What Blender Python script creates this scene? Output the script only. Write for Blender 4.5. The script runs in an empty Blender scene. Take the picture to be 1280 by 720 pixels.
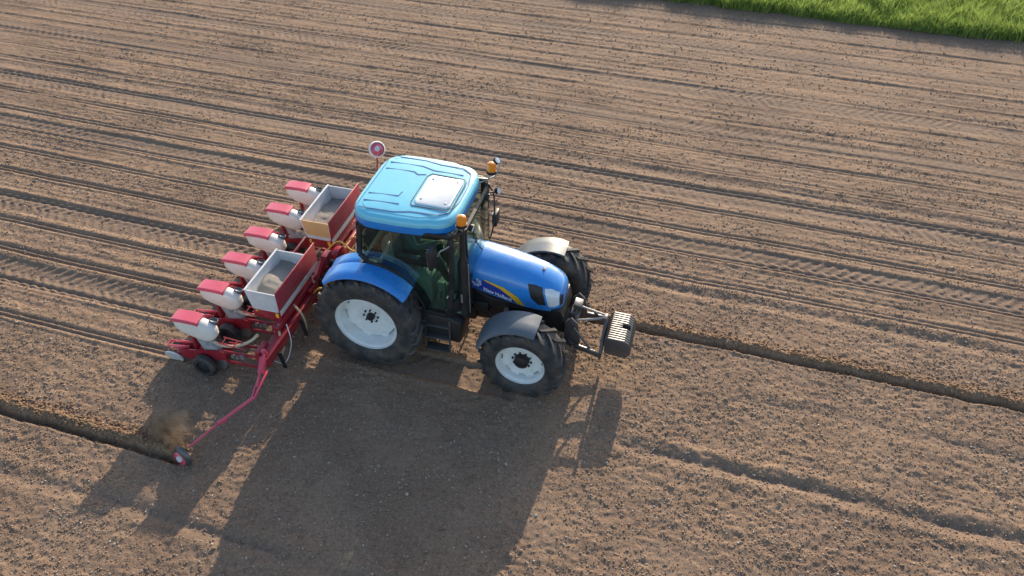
import bpy, bmesh, math, random
import numpy as np
from mathutils import Vector, Matrix
random.seed(7); rng = np.random.default_rng(11)
S = bpy.context.scene; COL = S.collection
PI = math.pi; R = math.radians

# ------------------------------------------------------------------ materials
def nt(name):
    m = bpy.data.materials.new(name); m.use_nodes = True
    n = m.node_tree; n.nodes.clear()
    return m, n.nodes, n.links
def mat(name, col, rough=.5, metal=0., var=.12, scale=9., bump=0., bscale=60., coat=0., dust=0., emis=None, spec=.5):
    m, N, L = nt(name)
    out = N.new('ShaderNodeOutputMaterial'); b = N.new('ShaderNodeBsdfPrincipled'); L.new(b.outputs[0], out.inputs[0])
    tc = N.new('ShaderNodeTexCoord'); no = N.new('ShaderNodeTexNoise'); no.inputs['Scale'].default_value = scale; no.inputs['Detail'].default_value = 6
    L.new(tc.outputs['Object'], no.inputs['Vector'])
    mx = N.new('ShaderNodeMix'); mx.data_type = 'RGBA'
    mx.inputs[6].default_value = (*[c*(1-var) for c in col], 1); mx.inputs[7].default_value = (*[min(1, c*(1+var)) for c in col], 1)
    L.new(no.outputs[0], mx.inputs[0]); last = mx.outputs[2]
    if dust > 0:
        n2 = N.new('ShaderNodeTexNoise'); n2.inputs['Scale'].default_value = 5.; n2.inputs['Detail'].default_value = 9; n2.inputs['Roughness'].default_value = .7
        oi = N.new('ShaderNodeObjectInfo'); ml = N.new('ShaderNodeMath'); ml.operation = 'MULTIPLY'; ml.inputs[1].default_value = 37; L.new(oi.outputs['Random'], ml.inputs[0]); va_ = N.new('ShaderNodeVectorMath'); va_.operation = 'ADD'; L.new(tc.outputs['Object'], va_.inputs[0]); L.new(ml.outputs[0], va_.inputs[1])
        L.new(va_.outputs[0], n2.inputs['Vector'])
        mr = N.new('ShaderNodeMapRange'); mr.inputs[1].default_value = .42; mr.inputs[2].default_value = .75; mr.inputs[4].default_value = dust
        L.new(n2.outputs[0], mr.inputs[0])
        m2 = N.new('ShaderNodeMix'); m2.data_type = 'RGBA'; m2.inputs[7].default_value = (.27, .20, .145, 1)
        L.new(mr.outputs[0], m2.inputs[0]); L.new(last, m2.inputs[6]); last = m2.outputs[2]
    L.new(last, b.inputs['Base Color'])
    rr = N.new('ShaderNodeMapRange'); rr.inputs[3].default_value = max(.04, rough*.8); rr.inputs[4].default_value = min(1, rough*1.25)
    L.new(no.outputs[0], rr.inputs[0]); L.new(rr.outputs[0], b.inputs['Roughness'])
    b.inputs['Metallic'].default_value = metal; b.inputs['Specular IOR Level'].default_value = spec
    b.inputs['Coat Weight'].default_value = coat; b.inputs['Coat Roughness'].default_value = .12
    if bump > 0:
        n3 = N.new('ShaderNodeTexNoise'); n3.inputs['Scale'].default_value = bscale; n3.inputs['Detail'].default_value = 4
        L.new(tc.outputs['Object'], n3.inputs['Vector'])
        bp = N.new('ShaderNodeBump'); bp.inputs['Strength'].default_value = bump; bp.inputs['Distance'].default_value = .01
        L.new(n3.outputs[0], bp.inputs['Height']); L.new(bp.outputs[0], b.inputs['Normal'])
    return m
M = {}
M['blue'] = mat('blue paint', (.018, .225, .65), .27, coat=.5, dust=.17, var=.08)
M['roof'] = mat('blue roof top with glare', (.14, .53, .70), .30, coat=.6, dust=.06, var=.06, bump=.05, bscale=200)  # roof blue lightened to cyan: sky glare on the top painted into the colour
M['emblem'] = mat('pale emblem', (.36, .47, .70), .4)
M['skirt'] = mat('blue roof shaded side', (.014, .21, .62), .30, coat=.4, dust=.08)  # same roof paint in the deeper tone of its shaded sides
M['navy'] = mat('navy decal', (.012, .04, .30), .35, coat=.3)
M['yellow'] = mat('yellow decal', (.75, .42, .02), .4)
M['white'] = mat('white paint', (.74, .74, .72), .4, dust=.10)
M['rim'] = mat('pale rim paint', (.72, .75, .74), .45, dust=.28)
M['rubber'] = mat('tyre rubber', (.022, .025, .029), .58, dust=.42, bump=.3, bscale=120)
M['black'] = mat('black plastic', (.012, .012, .014), .5, dust=.10)
M['dark'] = mat('dark engine metal', (.012, .012, .014), .55, metal=.2, dust=.12, bump=.2)
M['grey'] = mat('grey fender plastic', (.10, .125, .15), .40, dust=.20)
M['steel'] = mat('worn steel', (.38, .37, .36), .42, metal=.7, dust=.2)
M['iron'] = mat('painted iron', (.085, .085, .088), .34, metal=.35, dust=.2)
M['red'] = mat('red paint', (.29, .009, .024), .38, dust=.22, var=.15, coat=.2)
M['lid'] = mat('faded red lid', (.60, .075, .125), .36, coat=.3, dust=.12, var=.1)
M['board'] = mat('worn red board', (.36, .035, .06), .5, dust=.38, var=.2)
M['hopper'] = mat('milky plastic', (.76, .72, .66), .42, dust=.16)
M['galv'] = mat('galvanised sheet', (.64, .66, .67), .42, metal=.1, dust=.18, var=.15)
M['meter'] = mat('grey cast meter', (.36, .37, .39), .45, dust=.25)
M['tan'] = mat('tan painted end', (.62, .36, .15), .5, dust=.2)
M['hose'] = mat('cream hose', (.52, .43, .30), .55, dust=.3)
M['hosey'] = mat('yellow hose', (.70, .42, .06), .5, dust=.1)
M['orange'] = mat('amber lens', (.85, .24, .01), .22, coat=.6)
M['lens'] = mat('clear lamp lens', (.62, .66, .70), .15, coat=.8)
M['chrome'] = mat('bright metal', (.75, .75, .75), .25, metal=.9)
M['seat'] = mat('seat fabric', (.07, .10, .11), .8)
M['interior'] = mat('cab interior', (.12, .22, .18), .6, dust=.2)
M['shirt'] = mat('teal work jacket', (.05, .13, .15), .85)
M['trouser'] = mat('dark green trousers', (.03, .065, .045), .9)
M['skin'] = mat('skin', (.50, .30, .21), .5)
M['hair'] = mat('hair', (.05, .035, .025), .7)
M['label'] = mat('yellow sticker', (.80, .50, .03), .45)
M['hatch'] = mat('white roof hatch', (.82, .82, .80), .25, coat=.6, dust=.05)
M['groove'] = mat('roof groove', (.010, .10, .26), .5)
def glass_mat():
    m, N, L = nt('tinted cab glass')
    out = N.new('ShaderNodeOutputMaterial'); t = N.new('ShaderNodeBsdfTransparent'); t.inputs[0].default_value = (.65, .76, .71, 1)
    g = N.new('ShaderNodeBsdfGlossy'); g.inputs['Roughness'].default_value = .03; g.inputs[0].default_value = (.9, .95, .95, 1)
    lw = N.new('ShaderNodeFresnel'); lw.inputs[0].default_value = 1.95
    mx = N.new('ShaderNodeMixShader'); ge = N.new('ShaderNodeNewGeometry'); sb = N.new('ShaderNodeMath'); sb.operation = 'SUBTRACT'; sb.inputs[0].default_value = 1; L.new(ge.outputs['Backfacing'], sb.inputs[1]); mu = N.new('ShaderNodeMath'); mu.operation = 'MULTIPLY'; L.new(sb.outputs[0], mu.inputs[0]); L.new(lw.outputs[0], mu.inputs[1])
    L.new(mu.outputs[0], mx.inputs[0]); L.new(t.outputs[0], mx.inputs[1]); L.new(g.outputs[0], mx.inputs[2])
    L.new(mx.outputs[0], out.inputs[0]); return m
M['glass'] = glass_mat()

# ------------------------------------------------------------------ mesh builder
class MB:
    def __init__(s): s.bm = bmesh.new()
    def _new(s, geom, bev, seg=2):
        if bev > 0:
            vs = [g for g in geom if isinstance(g, bmesh.types.BMVert)]
            es = set()
            for v in vs: es.update(v.link_edges)
            bmesh.ops.bevel(s.bm, geom=list(es), offset=bev, segments=seg, affect='EDGES', profile=.5, clamp_overlap=True)
    def box(s, x0, x1, y0, y1, z0, z1, bev=0., mtx=None):
        r = bmesh.ops.create_cube(s.bm, size=1)
        m = Matrix.Translation(((x0+x1)/2, (y0+y1)/2, (z0+z1)/2)) @ Matrix.Diagonal((abs(x1-x0), abs(y1-y0), abs(z1-z0), 1))
        if mtx is not None: m = mtx @ m
        bmesh.ops.transform(s.bm, matrix=m, verts=r['verts']); s._new(r['verts'], bev); return s
    def beam(s, a, b, w, h, bev=0.):
        a, b = Vector(a), Vector(b); d = b-a; q = d.to_track_quat('X', 'Z').to_matrix().to_4x4()
        return s.box(0, d.length, -w/2, w/2, -h/2, h/2, bev, Matrix.Translation(a) @ q)
    def tube(s, pts, r, n=10, cap=True):
        pts = [Vector(p) for p in pts]; rs = r if isinstance(r, (list, tuple)) else [r]*len(pts)
        rings = []; up = None
        for i, p in enumerate(pts):
            d = (pts[min(i+1, len(pts)-1)]-pts[max(i-1, 0)]).normalized()
            if up is None: up = d.orthogonal().normalized()
            up = (up-d*up.dot(d)).normalized(); w = d.cross(up)
            rings.append([s.bm.verts.new(p+(up*math.cos(2*PI*k/n)+w*math.sin(2*PI*k/n))*rs[i]) for k in range(n)])
        for a, b in zip(rings, rings[1:]):
            for k in range(n): s.bm.faces.new((a[k], a[(k+1) % n], b[(k+1) % n], b[k]))
        if cap:
            s.bm.faces.new(rings[0][::-1]); s.bm.faces.new(rings[-1])
        return s
    def lathe(s, prof, o=(0, 0, 0), axis=(0, 1, 0), n=48, close=False):
        o = Vector(o); ax = Vector(axis).normalized(); u = ax.orthogonal().normalized(); w = ax.cross(u)
        rings = []
        for r, a in prof:
            if r < 1e-6: rings.append([s.bm.verts.new(o+ax*a)])
            else: rings.append([s.bm.verts.new(o+ax*a+(u*math.cos(2*PI*k/n)+w*math.sin(2*PI*k/n))*r) for k in range(n)])
        pr = list(zip(rings, rings[1:])) + ([(rings[-1], rings[0])] if close else [])
        for a, b in pr:
            for k in range(n):
                k2 = (k+1) % n
                if len(a) == 1 and len(b) == 1: continue
                if len(a) == 1: s.bm.faces.new((a[0], b[k2], b[k]))
                elif len(b) == 1: s.bm.faces.new((a[k], a[k2], b[0]))
                else: s.bm.faces.new((a[k], a[k2], b[k2], b[k]))
        return s
    def loft(s, rings, cap=True, closed=True):
        R_ = [[s.bm.verts.new(Vector(p)) for p in r] for r in rings]; n = len(R_[0])
        for a, b in zip(R_, R_[1:]):
            for k in range(n if closed else n-1): s.bm.faces.new((a[k], a[(k+1) % n], b[(k+1) % n], b[k]))
        if cap and closed: s.bm.faces.new(R_[0][::-1]); s.bm.faces.new(R_[-1])
        return s
    def prism(s, poly, d0, d1, plane='xz', bev=0.):
        f = {'xz': lambda a, b, d: (a, d, b), 'xy': lambda a, b, d: (a, b, d), 'yz': lambda a, b, d: (d, a, b)}[plane]
        A = [s.bm.verts.new(f(a, b, d0)) for a, b in poly]; B = [s.bm.verts.new(f(a, b, d1)) for a, b in poly]; n = len(poly)
        s.bm.faces.new(A[::-1]); s.bm.faces.new(B)
        for k in range(n): s.bm.faces.new((A[k], A[(k+1) % n], B[(k+1) % n], B[k]))
        s._new(A+B, bev); return s
    def build(s, name, m, parent=None, smooth=35, loc=None):
        bmesh.ops.recalc_face_normals(s.bm, faces=s.bm.faces)
        me = bpy.data.meshes.new(name); s.bm.to_mesh(me); s.bm.free()
        if smooth:
            for p in me.polygons: p.use_smooth = True
            me.set_sharp_from_angle(angle=R(smooth))
        me.materials.append(M[m] if isinstance(m, str) else m)
        o = bpy.data.objects.new(name, me); COL.objects.link(o)
        if loc: o.location = loc
        if parent: o.parent = parent
        return o
def tag(o, label=None, cat=None, group=None, kind=None):
    for k, v in (('label', label), ('category', cat), ('group', group), ('kind', kind)):
        if v: o[k] = v
    return o
def empty(name, loc=(0, 0, 0)):
    o = bpy.data.objects.new(name, None); o.location = loc; o.empty_display_size = .2; COL.objects.link(o); return o
def children(o): return [c for c in bpy.data.objects if c.parent == o]
def copy_tree(o, parent=None):
    c = o.copy(); COL.objects.link(c); c.parent = parent
    for ch in children(o): copy_tree(ch, c)
    return c
def bez(pts, n=10):
    pts = [Vector(p) for p in pts]; P = [pts[0]]+pts+[pts[-1]]; out = []
    for i in range(1, len(P)-2):
        for k in range(n):
            t = k/n; a, b, c, d = P[i-1], P[i], P[i+1], P[i+2]
            out.append(.5*((2*b)+(c-a)*t+(2*a-5*b+4*c-d)*t*t+(3*b-a-3*c+d)*t**3))
    out.append(pts[-1]); return out

# ------------------------------------------------------------------ TRACTOR (x forward, y left, origin under rear axle)
T = empty('tractor'); tag(T, 'blue tractor with white wheel rims driving across the bare field', 'tractor')
def wheel(loc, Rt, W, Rr, side, nl, parent, rear):
    # side: -1 outer face towards -y ; local frame, axis y
    s = side; h = W/2; hw = MB()
    fl = Rr
    prof = [(fl*.985, h*.80), (fl, h*.84), (fl*1.02, h*.80), (fl*.99, h*.74), (fl*.93, h*.66), (fl*.90, h*.5), (fl*.885, h*.05), (fl*.84, -h*.1), (fl*.84, -h*.6), (fl*.98, -h*.84)]
    hw.lathe([(r, a*s) for r, a in prof], n=64)
    dd = -.012 if rear else .055; rd = fl*.80
    hw.lathe([(rd*.98, (dd-.012)*s), (rd, dd*s), (rd*.985, (dd+.012)*s), (rd*.80, (dd+.018)*s), (rd*.5, (dd+.004)*s), (rd*.30, (dd-.004)*s), (0, (dd-.004)*s)], n=64)
    hw.lathe([(rd*.98, (dd-.012)*s), (0, (dd-.03)*s)], n=64)
    for k in range(8):   # lugs that hold the disc in the barrel, leaving slots between
        a = 2*PI*(k+.35)/8; mm = Matrix.Rotation(a, 4, 'Y')
        hw.box(rd*.97, fl*.885, (dd-.01)*s, (dd+.006)*s, -.07, .07, 0, mm)
    rim = hw.build('wheel', 'rim', parent, loc=loc)
    ty = MB()
    rb = Rt-.042; sh = Rt-.075
    tp = [(fl*1.0, .80), (fl*1.05, .86), (fl*1.16, .97), (fl*1.16+(sh-fl*1.16)*.45, 1.03), (sh-.05, 1.0), (sh, .93), (rb-.01, .80), (rb, .5), (rb+.004, 0)]
    full = [(r, a*h) for r, a in tp]+[(r, -a*h) for r, a in tp[-2::-1]]
    ty.lathe(full, n=96, close=True)
    for sd in (-1, 1):
        for k in range(nl):
            a0 = 2*PI*(k+(.5 if sd > 0 else 0))/nl; rings = []
            for t in (0, .15, .35, .6, .85, 1.0):
                yy = sd*h*(-.04+1.04*min(1, t*1.06)); ang = a0-(.36*t**.85)*(0.83/Rt)*.9
                top = Rt if t < .8 else (Rt-.012 if t < .95 else Rt-.085)
                bot = rb-.02 if t < .95 else Rt-.16
                wd = (.023+.012*t)/Rt
                def P(r, a): return (math.cos(a)*r, yy, math.sin(a)*r)
                rings.append([P(bot, ang-wd*1.3), P(top, ang-wd), P(top, ang+wd), P(bot, ang+wd*1.3)])
            ty.loft(rings)
    t_ = ty.build('tyre', 'rubber', rim, smooth=30)
    hb = MB(); rh = .065 if rear else .118
    hb.lathe([(rh, (dd-.01)*s), (rh, (dd+.02)*s), (rh*.9, (dd+.06 if rear else dd+.09)*s), (rh*.5, (dd+.065 if rear else dd+.11)*s), (0, (dd+.066 if rear else dd+.115)*s)], n=24)
    nb = 8 if rear else 10; rc = .118 if rear else .145
    for k in range(nb):
        a = 2*PI*k/nb; hb.lathe([(.015, (dd)*s), (.015, (dd+.032)*s), (0, (dd+.034)*s)], (math.cos(a)*rc, 0, math.sin(a)*rc), (0, 1, 0), 8)
    hb.build('hub', 'black', rim)
    return rim
wr = wheel((0, -.915, .85), .872, .50, .503, -1, 20, T, True)
wheel((0, .915, .85), .872, .50, .503, 1, 20, T, True)
wheel((2.47, -.955, .655), .675, .49, .376, -1, 17, T, False).rotation_euler.y = .11
wheel((2.47, .955, .655), .675, .49, .376, 1, 17, T, False)

# chassis, engine, axles
b = MB()
b.box(-.55, .65, -.30, .30, .50, 1.02, .05); b.box(.55, 1.5, -.24, .24, .52, 1.0, .04); b.box(1.4, 3.0, -.19, .19, .56, .80, .03)
b.box(-.18, .18, -.64, .64, .70, .96, .05)
b.box(-.62, -.50, -.22, .22, .55, .95, .02)
b.build('chassis', 'dark', T)
b = MB()
b.box(1.38, 2.72, -.24, .24, .78, 1.32, .03)
for k in range(6): b.lathe([(.045, 0), (.045, .07), (0, .075)], (1.62+k*.16, -.24, 1.12), (0, -1, 0), 12)
b.box(1.5, 1.75, -.36, -.2, .86, 1.05, .02); b.box(2.0, 2.45, -.33, -.2, .9, 1.06, .03); b.box(1.5, 1.9, .2, .34, .86, 1.05, .02)
b.tube(bez([(1.45, -.3, 1.3), (1.8, -.34, 1.16), (2.3, -.3, 1.1), (2.5, -.26, .9)]), .022)
b.tube(bez([(1.6, -.28, .95), (1.9, -.4, .83), (2.3, -.35, .8)]), .016)
b.build('engine', 'dark', T)
b = MB(); b.lathe([(.035, 0), (.035, .06), (0, .065)], (2.05, -.36, 1.02), (0, -1, 0), 14); b.build('oil_cap', 'steel', T)
b = MB(); b.beam((2.47, -.74, .60), (2.47, .74, .60), .16, .18, .03); b.box(2.33, 2.61, -.2, .2, .50, .74, .04)
for s in (-1, 1): b.lathe([(.16, 0), (.16, .16), (.11, .2)], (2.47, s*.60, .62), (0, s, 0), 20)
b.tube([(2.28, -.7, .62), (2.28, .7, .62)], .018)
b.build('front_axle', 'dark', T)
b = MB(); b.prism([(.62, .55), (1.42, .50), (1.45, .92), (1.25, 1.02), (.78, 1.02), (.62, .8)], -.80, -.32, 'xz', .04); b.build('fuel_tank', 'black', T)
b = MB(); b.prism([(.62, .55), (1.42, .50), (1.45, .92), (1.25, 1.02), (.78, 1.02), (.62, .8)], .32, .80, 'xz', .04); b.build('battery_box', 'black', T)
for s in (-1, 1):
    b = MB()
    for i, z in enumerate((.36, .60, .82)):
        y0 = s*(.92-.03*i); b.box(.86, 1.26, min(y0, y0-s*.17), max(y0, y0-s*.17), z, z+.025, .006)
    for x in (.86, 1.26): b.beam((x, s*.86, .36), (x, s*.80, .95), .03, .02)
    b.build('step', 'iron', T)
# rear linkage
b = MB()
for s in (-1, 1):
    b.beam((-.35, s*.28, .52), (-1.12, s*.42, .50), .05, .09, .01); b.beam((-.45, s*.25, 1.05), (-.8, s*.36, .55), .035, .035)
    b.beam((-.2, s*.25, 1.0), (-.5, s*.27, 1.1), .07, .07, .01)
b.tube([(-.45, 0, .98), (-1.1, 0, 1.02)], .028)
b.build('rear_linkage', 'iron', T)

# hood ---------------------------------------------------------
HX = [1.44, 1.7, 2.0, 2.3, 2.58, 2.72, 2.81, 2.87, 2.90]
HT = [1.845, 1.82, 1.775, 1.71, 1.615, 1.545, 1.48, 1.425, 1.35]
HB = [1.38, 1.30, 1.22, 1.14, 1.11, 1.105, 1.11, 1.125, 1.16]
HW = [.395, .40, .40, .39, .370, .350, .315, .265, .18]
def hy(x, z):
    T_, B_, W_ = np.interp(x, HX, HT), np.interp(x, HX, HB), np.interp(x, HX, HW)
    t = min(max((z-B_)/(T_-B_), 0), 1); return W_*math.sqrt(max(0, 1-t**4.6))*(1-.04*(1-t))
xs = list(np.linspace(1.44, 2.6, 16))+list(np.linspace(2.64, 2.90, 14)); rings = []
for x in xs:
    T_, B_, W_ = np.interp(x, HX, HT), np.interp(x, HX, HB), np.interp(x, HX, HW)
    ts = [0, .15, .3, .45, .6, .72, .80, .86, .905, .94, .965, .985, .996, 1.0]
    r = [(x, -hy(x, B_+t*(T_-B_)), B_+t*(T_-B_)) for t in ts]
    rings.append(r+[(p[0], -p[1], p[2]) for p in r[-2::-1]])
b = MB(); b.loft(rings, cap=True); hood = b.build('hood', 'blue', T, smooth=40)
def patch(poly, name, m, parent, off=.004, nx=14, side=-1):
    """polygon in (x,z) of the hood side laid on the hood's skin: strips between lower and upper edge"""
    lo, hi = poly; b = MB(); G = []
    for i in range(nx+1):
        t = i/nx; x0 = np.interp(t, np.linspace(0, 1, len(lo)), [p[0] for p in lo]); z0 = np.interp(t, np.linspace(0, 1, len(lo)), [p[1] for p in lo])
        x1 = np.interp(t, np.linspace(0, 1, len(hi)), [p[0] for p in hi]); z1 = np.interp(t, np.linspace(0, 1, len(hi)), [p[1] for p in hi]); row = []
        for j in range(9):
            q = j/8; x = x0+(x1-x0)*q; z = z0+(z1-z0)*q; row.append(b.bm.verts.new((x, side*(hy(x, z)+off), z)))
        G.append(row)
    for r0, r1 in zip(G, G[1:]):
        for j in range(8):
            try: b.bm.faces.new((r0[j], r0[j+1], r1[j+1], r1[j]))
            except ValueError: pass
    return b.build(name, m, parent, smooth=60)
for s in (-1, 1):
    patch(([(1.50, 1.375), (1.9, 1.262), (2.31, 1.15)], [(1.50, 1.50), (1.62, 1.53), (1.80, 1.515), (2.05, 1.40), (2.26, 1.175)]), 'decal_panel', 'navy', hood, .003, 18, s)
    patch(([(1.70, 1.532), (1.95, 1.425), (2.12, 1.29), (2.22, 1.18)], [(1.72, 1.547), (2.0, 1.465), (2.22, 1.32), (2.35, 1.15)]), 'decal_stripe', 'yellow', hood, .006, 18, s)
    patch(([(2.43, 1.34), (2.54, 1.22), (2.66, 1.22)], [(2.37, 1.565), (2.48, 1.55), (2.59, 1.515)]), 'side_grille', 'black', hood, .005, 10, s)
    patch(([(2.70, 1.20), (2.79, 1.19), (2.855, 1.22)], [(2.625, 1.50), (2.72, 1.485), (2.84, 1.41)]), 'headlight', 'lens', hood, .007, 10, s)
    patch(([(2.865, 1.19), (2.895, 1.20)], [(2.855, 1.39), (2.895, 1.33)]), 'nose_grille', 'black', hood, .006, 6, s)
    # round emblem: pale disc with leaf-like rays cut by a dark wedge
    e = MB()
    for k in range(7):
        if k == 2: continue
        a0 = 2*PI*k/7+.5; poly = []
        for rr, da in ((.010, 0), (.074, -.38), (.084, 0), (.074, .38)):
            x = 1.585+math.cos(a0+da)*rr; z = 1.475+math.sin(a0+da)*rr; poly.append(e.bm.verts.new((x, s*(hy(x, z)+.0075), z)))
        e.bm.faces.new(poly)
    em = e.build('emblem', 'emblem', hood, smooth=0)
    cu = bpy.data.curves.new('lettering', 'FONT'); cu.body = 'New Holland'; cu.size = .094; cu.offset = .0016
    to = bpy.data.objects.new('lettering_source', cu); me = bpy.data.meshes.new_from_object(to); bpy.data.objects.remove(to)
    w = max(v.co.x for v in me.vertices); sl = -.30
    for v in me.vertices:
        lx = v.co.x/w*.44; lz = v.co.y
        x = (1.69+lx) if s < 0 else (2.13-lx); z = 1.345+(x-1.69)*sl+lz
        v.co = (x, s*(hy(x, z)+.0095), z)
    me.materials.append(M['white']); lo = bpy.data.objects.new('lettering', me); COL.objects.link(lo); lo.parent = hood
b = MB()
b.box(2.52, 2.56, -.04, .04, 1.628, 1.642, .004); b.build('hood_latch', 'black', hood)
b = MB(); b.prism([(1.46, .98), (2.95, .92), (2.92, 1.0), (2.90, 1.15), (2.6, 1.14), (2.3, 1.16), (1.9, 1.25), (1.46, 1.37)], -.33, .33, 'xz', .02); b.build('radiator_housing', 'black', T)

# rear fenders
def fender(y0, y1, cx, cz, r0, a0, a1, th, lip, s, n=20, drop=0):
    b = MB(); rings = []
    ya, yb = s*y0, s*y1
    for i in range(n+1):
        a = R(a0+(a1-a0)*i/n); rr = r0
        def P(r, y): return (cx+math.cos(a)*r, y, cz+math.sin(a)*r)
        m_ = yb-s*.04
        rings.append([P(rr+.02, ya), P(rr+.015, (ya+yb)/2), P(rr+.005, m_), P(rr-.02, yb-s*.008), P(rr-lip, yb), P(rr-lip, yb-s*th), P(rr-.025, yb-s*.03), P(rr-th, m_), P(rr-th, ya)])
    b.loft(rings); return b
for s in (-1, 1):
    f = fender(.80, 1.125, 0, .85, .955, 43, 131, .02, .05, s).build('rear_fender', 'blue', T)
    fender(.58, .797, 0, .85, .920, 15, 128, .015, .02, s).build('wheel_house', 'black', T)
    fender(.55, .799, 0, .85, .955, 98, 131, .02, .03, s, 10).build('fender_shelf', 'blue', T)
    b = MB(); b.box(-.62, -.54, s*.95-.07, s*.95+.07, 1.42, 1.50, .01); b.build('tail_light', 'orange', T)
    g = fender(.74, 1.18, 2.46, .655, .715, 71, 163, .012, .06, s).build('front_fender', 'grey', T)
    b = MB(); b.tube([(2.47, s*.72, .66), (2.40, s*.74, 1.2), (2.40, s*.9, 1.31)], .02); b.build('fender_bracket', 'black', T)

# cab --------------------------------------------------------------
C = MB()
yR = .78
rear_top, front_top = 2.56, 2.60
win = [(-.04, 2.52), (-.10, 1.98), (.02, 1.86), (.26, 1.80), (.46, 1.70), (.62, 1.52), (.72, 1.30), (.78, 1.06), (1.24, 1.04), (1.33, 1.6), (1.36, 2.56)]
def frame_side(s):
    pl = win
    for i in range(len(pl)):
        a, c = pl[i], pl[(i+1) % len(pl)]; w = .075 if i in (0, 9) else .07
        C.beam((a[0], s*yR, a[1]), (c[0], s*yR, c[1]), .05, w, .008)
for s in (-1, 1):
    frame_side(s)
    C.beam((1.36, s*yR, 2.56), (1.52, s*.56, 2.58), .05, .06, .01); C.beam((1.50, s*.56, 2.58), (1.50, s*.50, 1.50), .035, .04, .006)
    C.beam((1.24, s*yR, 1.06), (1.50, s*.5, 1.25), .05, .3, .008)
C.beam((-.06, -.78, 2.52), (-.06, .78, 2.52), .06, .06); C.beam((-.10, -.78, 1.76), (-.10, .78, 1.76), .06, .10)
C.beam((1.50, -.56, 2.57), (1.50, .56, 2.57), .05, .05); C.beam((1.50, -.5, 1.60), (1.50, .5, 1.60), .05, .06)
C.box(.02, 1.46, -.68, .68, 1.00, 1.06, .01); 
C.box(1.44, 1.50, -.5, .5, 1.0, 1.58, .01)
cab = C.build('cab_frame', 'black', T)
b = MB(); b.box(-.06, .36, -.72, .72, 1.07, 1.50, .03); b.box(.0, 1.42, -.70, .70, 1.062, 1.075); b.build('cab_floor', 'interior', T)
for s, nm in ((-1, 'door_window'), (1, 'door_window')):
    b = MB(); b.prism([(x, z) for x, z in win], s*(yR-.008), s*(yR+.004), 'xz'); g = b.build(nm, 'glass', T, smooth=0)
    h = MB(); h.beam((1.16, s*(yR+.03), 1.42), (1.16, s*(yR+.03), 1.56), .025, .02, .005); h.build('door_handle', 'black', g)
# windscreen (slightly bowed)
b = MB(); rr = []
for z, xo in ((1.62, 0), (2.1, .015), (2.56, .0)):
    rr.append([(1.50+xo+.07*(1-(y/.54)**2), y, z) for y in np.linspace(-.5-.05*(z-1.6), .5+.05*(z-1.6), 13)])
b.loft(rr, cap=False, closed=False); b.build('windscreen', 'glass', T, smooth=60)
for s in (-1, 1):
    b = MB(); b.bm.faces.new([b.bm.verts.new(p) for p in ((1.36, s*.775, 2.54), (1.50, s*.57, 2.54), (1.49, s*.51, 1.45), (1.27, s*.76, 1.30))]); b.build('corner_window', 'glass', T, smooth=0)
b = MB(); b.box(-.088, -.080, -.68, .68, 1.76, 2.50); b.build('rear_window', 'glass', T, smooth=0)
b = MB(); b.beam((1.585, .1, 1.66), (1.56, -.32, 2.2), .012, .012); b.beam((1.575, -.1, 1.9), (1.555, -.38, 2.35), .008, .02); b.build('wiper', 'black', T)

# roof: rounded plan loft with raised skin, grooves as separate strips
def rplan(k, z, n=5.6, N=80):
    """plan outline; k shrinks inward"""
    out = []
    for i in range(N):
        a = 2*PI*i/N; c, s_ = math.cos(a), math.sin(a)
        cx = .60; lx = .795-k; ly = .850-k
        x = cx+lx*math.copysign(abs(c)**(2/n), c); y = ly*math.copysign(abs(s_)**(2/n), s_)
        taper = 1-.13*max(0, (x-.75)/.65)**1.5-.04*max(0, (.1-x)/.2)
        # waist notch towards the front on both sides
        taper -= .035*math.exp(-((x-1.02)/.09)**2)
        out.append((x, y*taper, z))
    return out
b = MB()
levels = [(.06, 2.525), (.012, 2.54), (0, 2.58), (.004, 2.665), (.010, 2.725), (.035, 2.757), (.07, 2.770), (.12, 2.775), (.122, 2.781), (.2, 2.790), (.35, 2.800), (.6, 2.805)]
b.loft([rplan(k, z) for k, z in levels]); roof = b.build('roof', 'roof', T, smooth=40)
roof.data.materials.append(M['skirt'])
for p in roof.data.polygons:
    if p.center.z < 2.69: p.material_index = 1  # side faces take the shaded tone, the top keeps its painted glare
def strip(pts, w=.017, h=.006, z=None):
    b_ = GRO
    for a, c in zip(pts, pts[1:]): b_.beam((a[0], a[1], rz(*a)), (c[0], c[1], rz(*c)), w, h)
def rz(x, y):
    d = max(abs((x-.60)/.795), abs(y/.850)); k = (1-d)*.82
    return float(np.interp(k, [l[0] for l in levels[3:]], [l[1] for l in levels[3:]]))+.004
for a_, b_ in (((0,0),(0,0)),): pass
GRO = MB()
for s in (-1, 1):
    strip([(-.04, s*.70), (.48, s*.69), (.74, s*.63), (1.10, s*.62), (1.25, s*.52)])
    strip([(-.04, s*.52), (.50, s*.51)] + ([(.70, s*.44), (1.16, s*.44)] if s > 0 else []))
    strip([(-.04, s*.34), (.42, s*.33)] + ([(.50, s*.27), (.62, s*.30)] if s > 0 else []))
strip([(.42, -.33), (.44, -.22)], .010, .004)
strip([(-.10, -.64), (-.10, .64)], .006, .003)
strip([(1.25, -.52), (1.31, -.2), (1.31, .2), (1.25, .52)], .009)
GRO.build('roof_groove', 'groove', roof, smooth=0)
b = MB(); b.prism([(.73, -.45), (.69, -.37), (.69, .22), (.73, .30), (1.19, .28), (1.23, .22), (1.23, -.39), (1.19, -.45)], 2.785, 2.822, 'xy', .012); ht = b.build('roof_hatch', 'hatch', roof)
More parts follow.
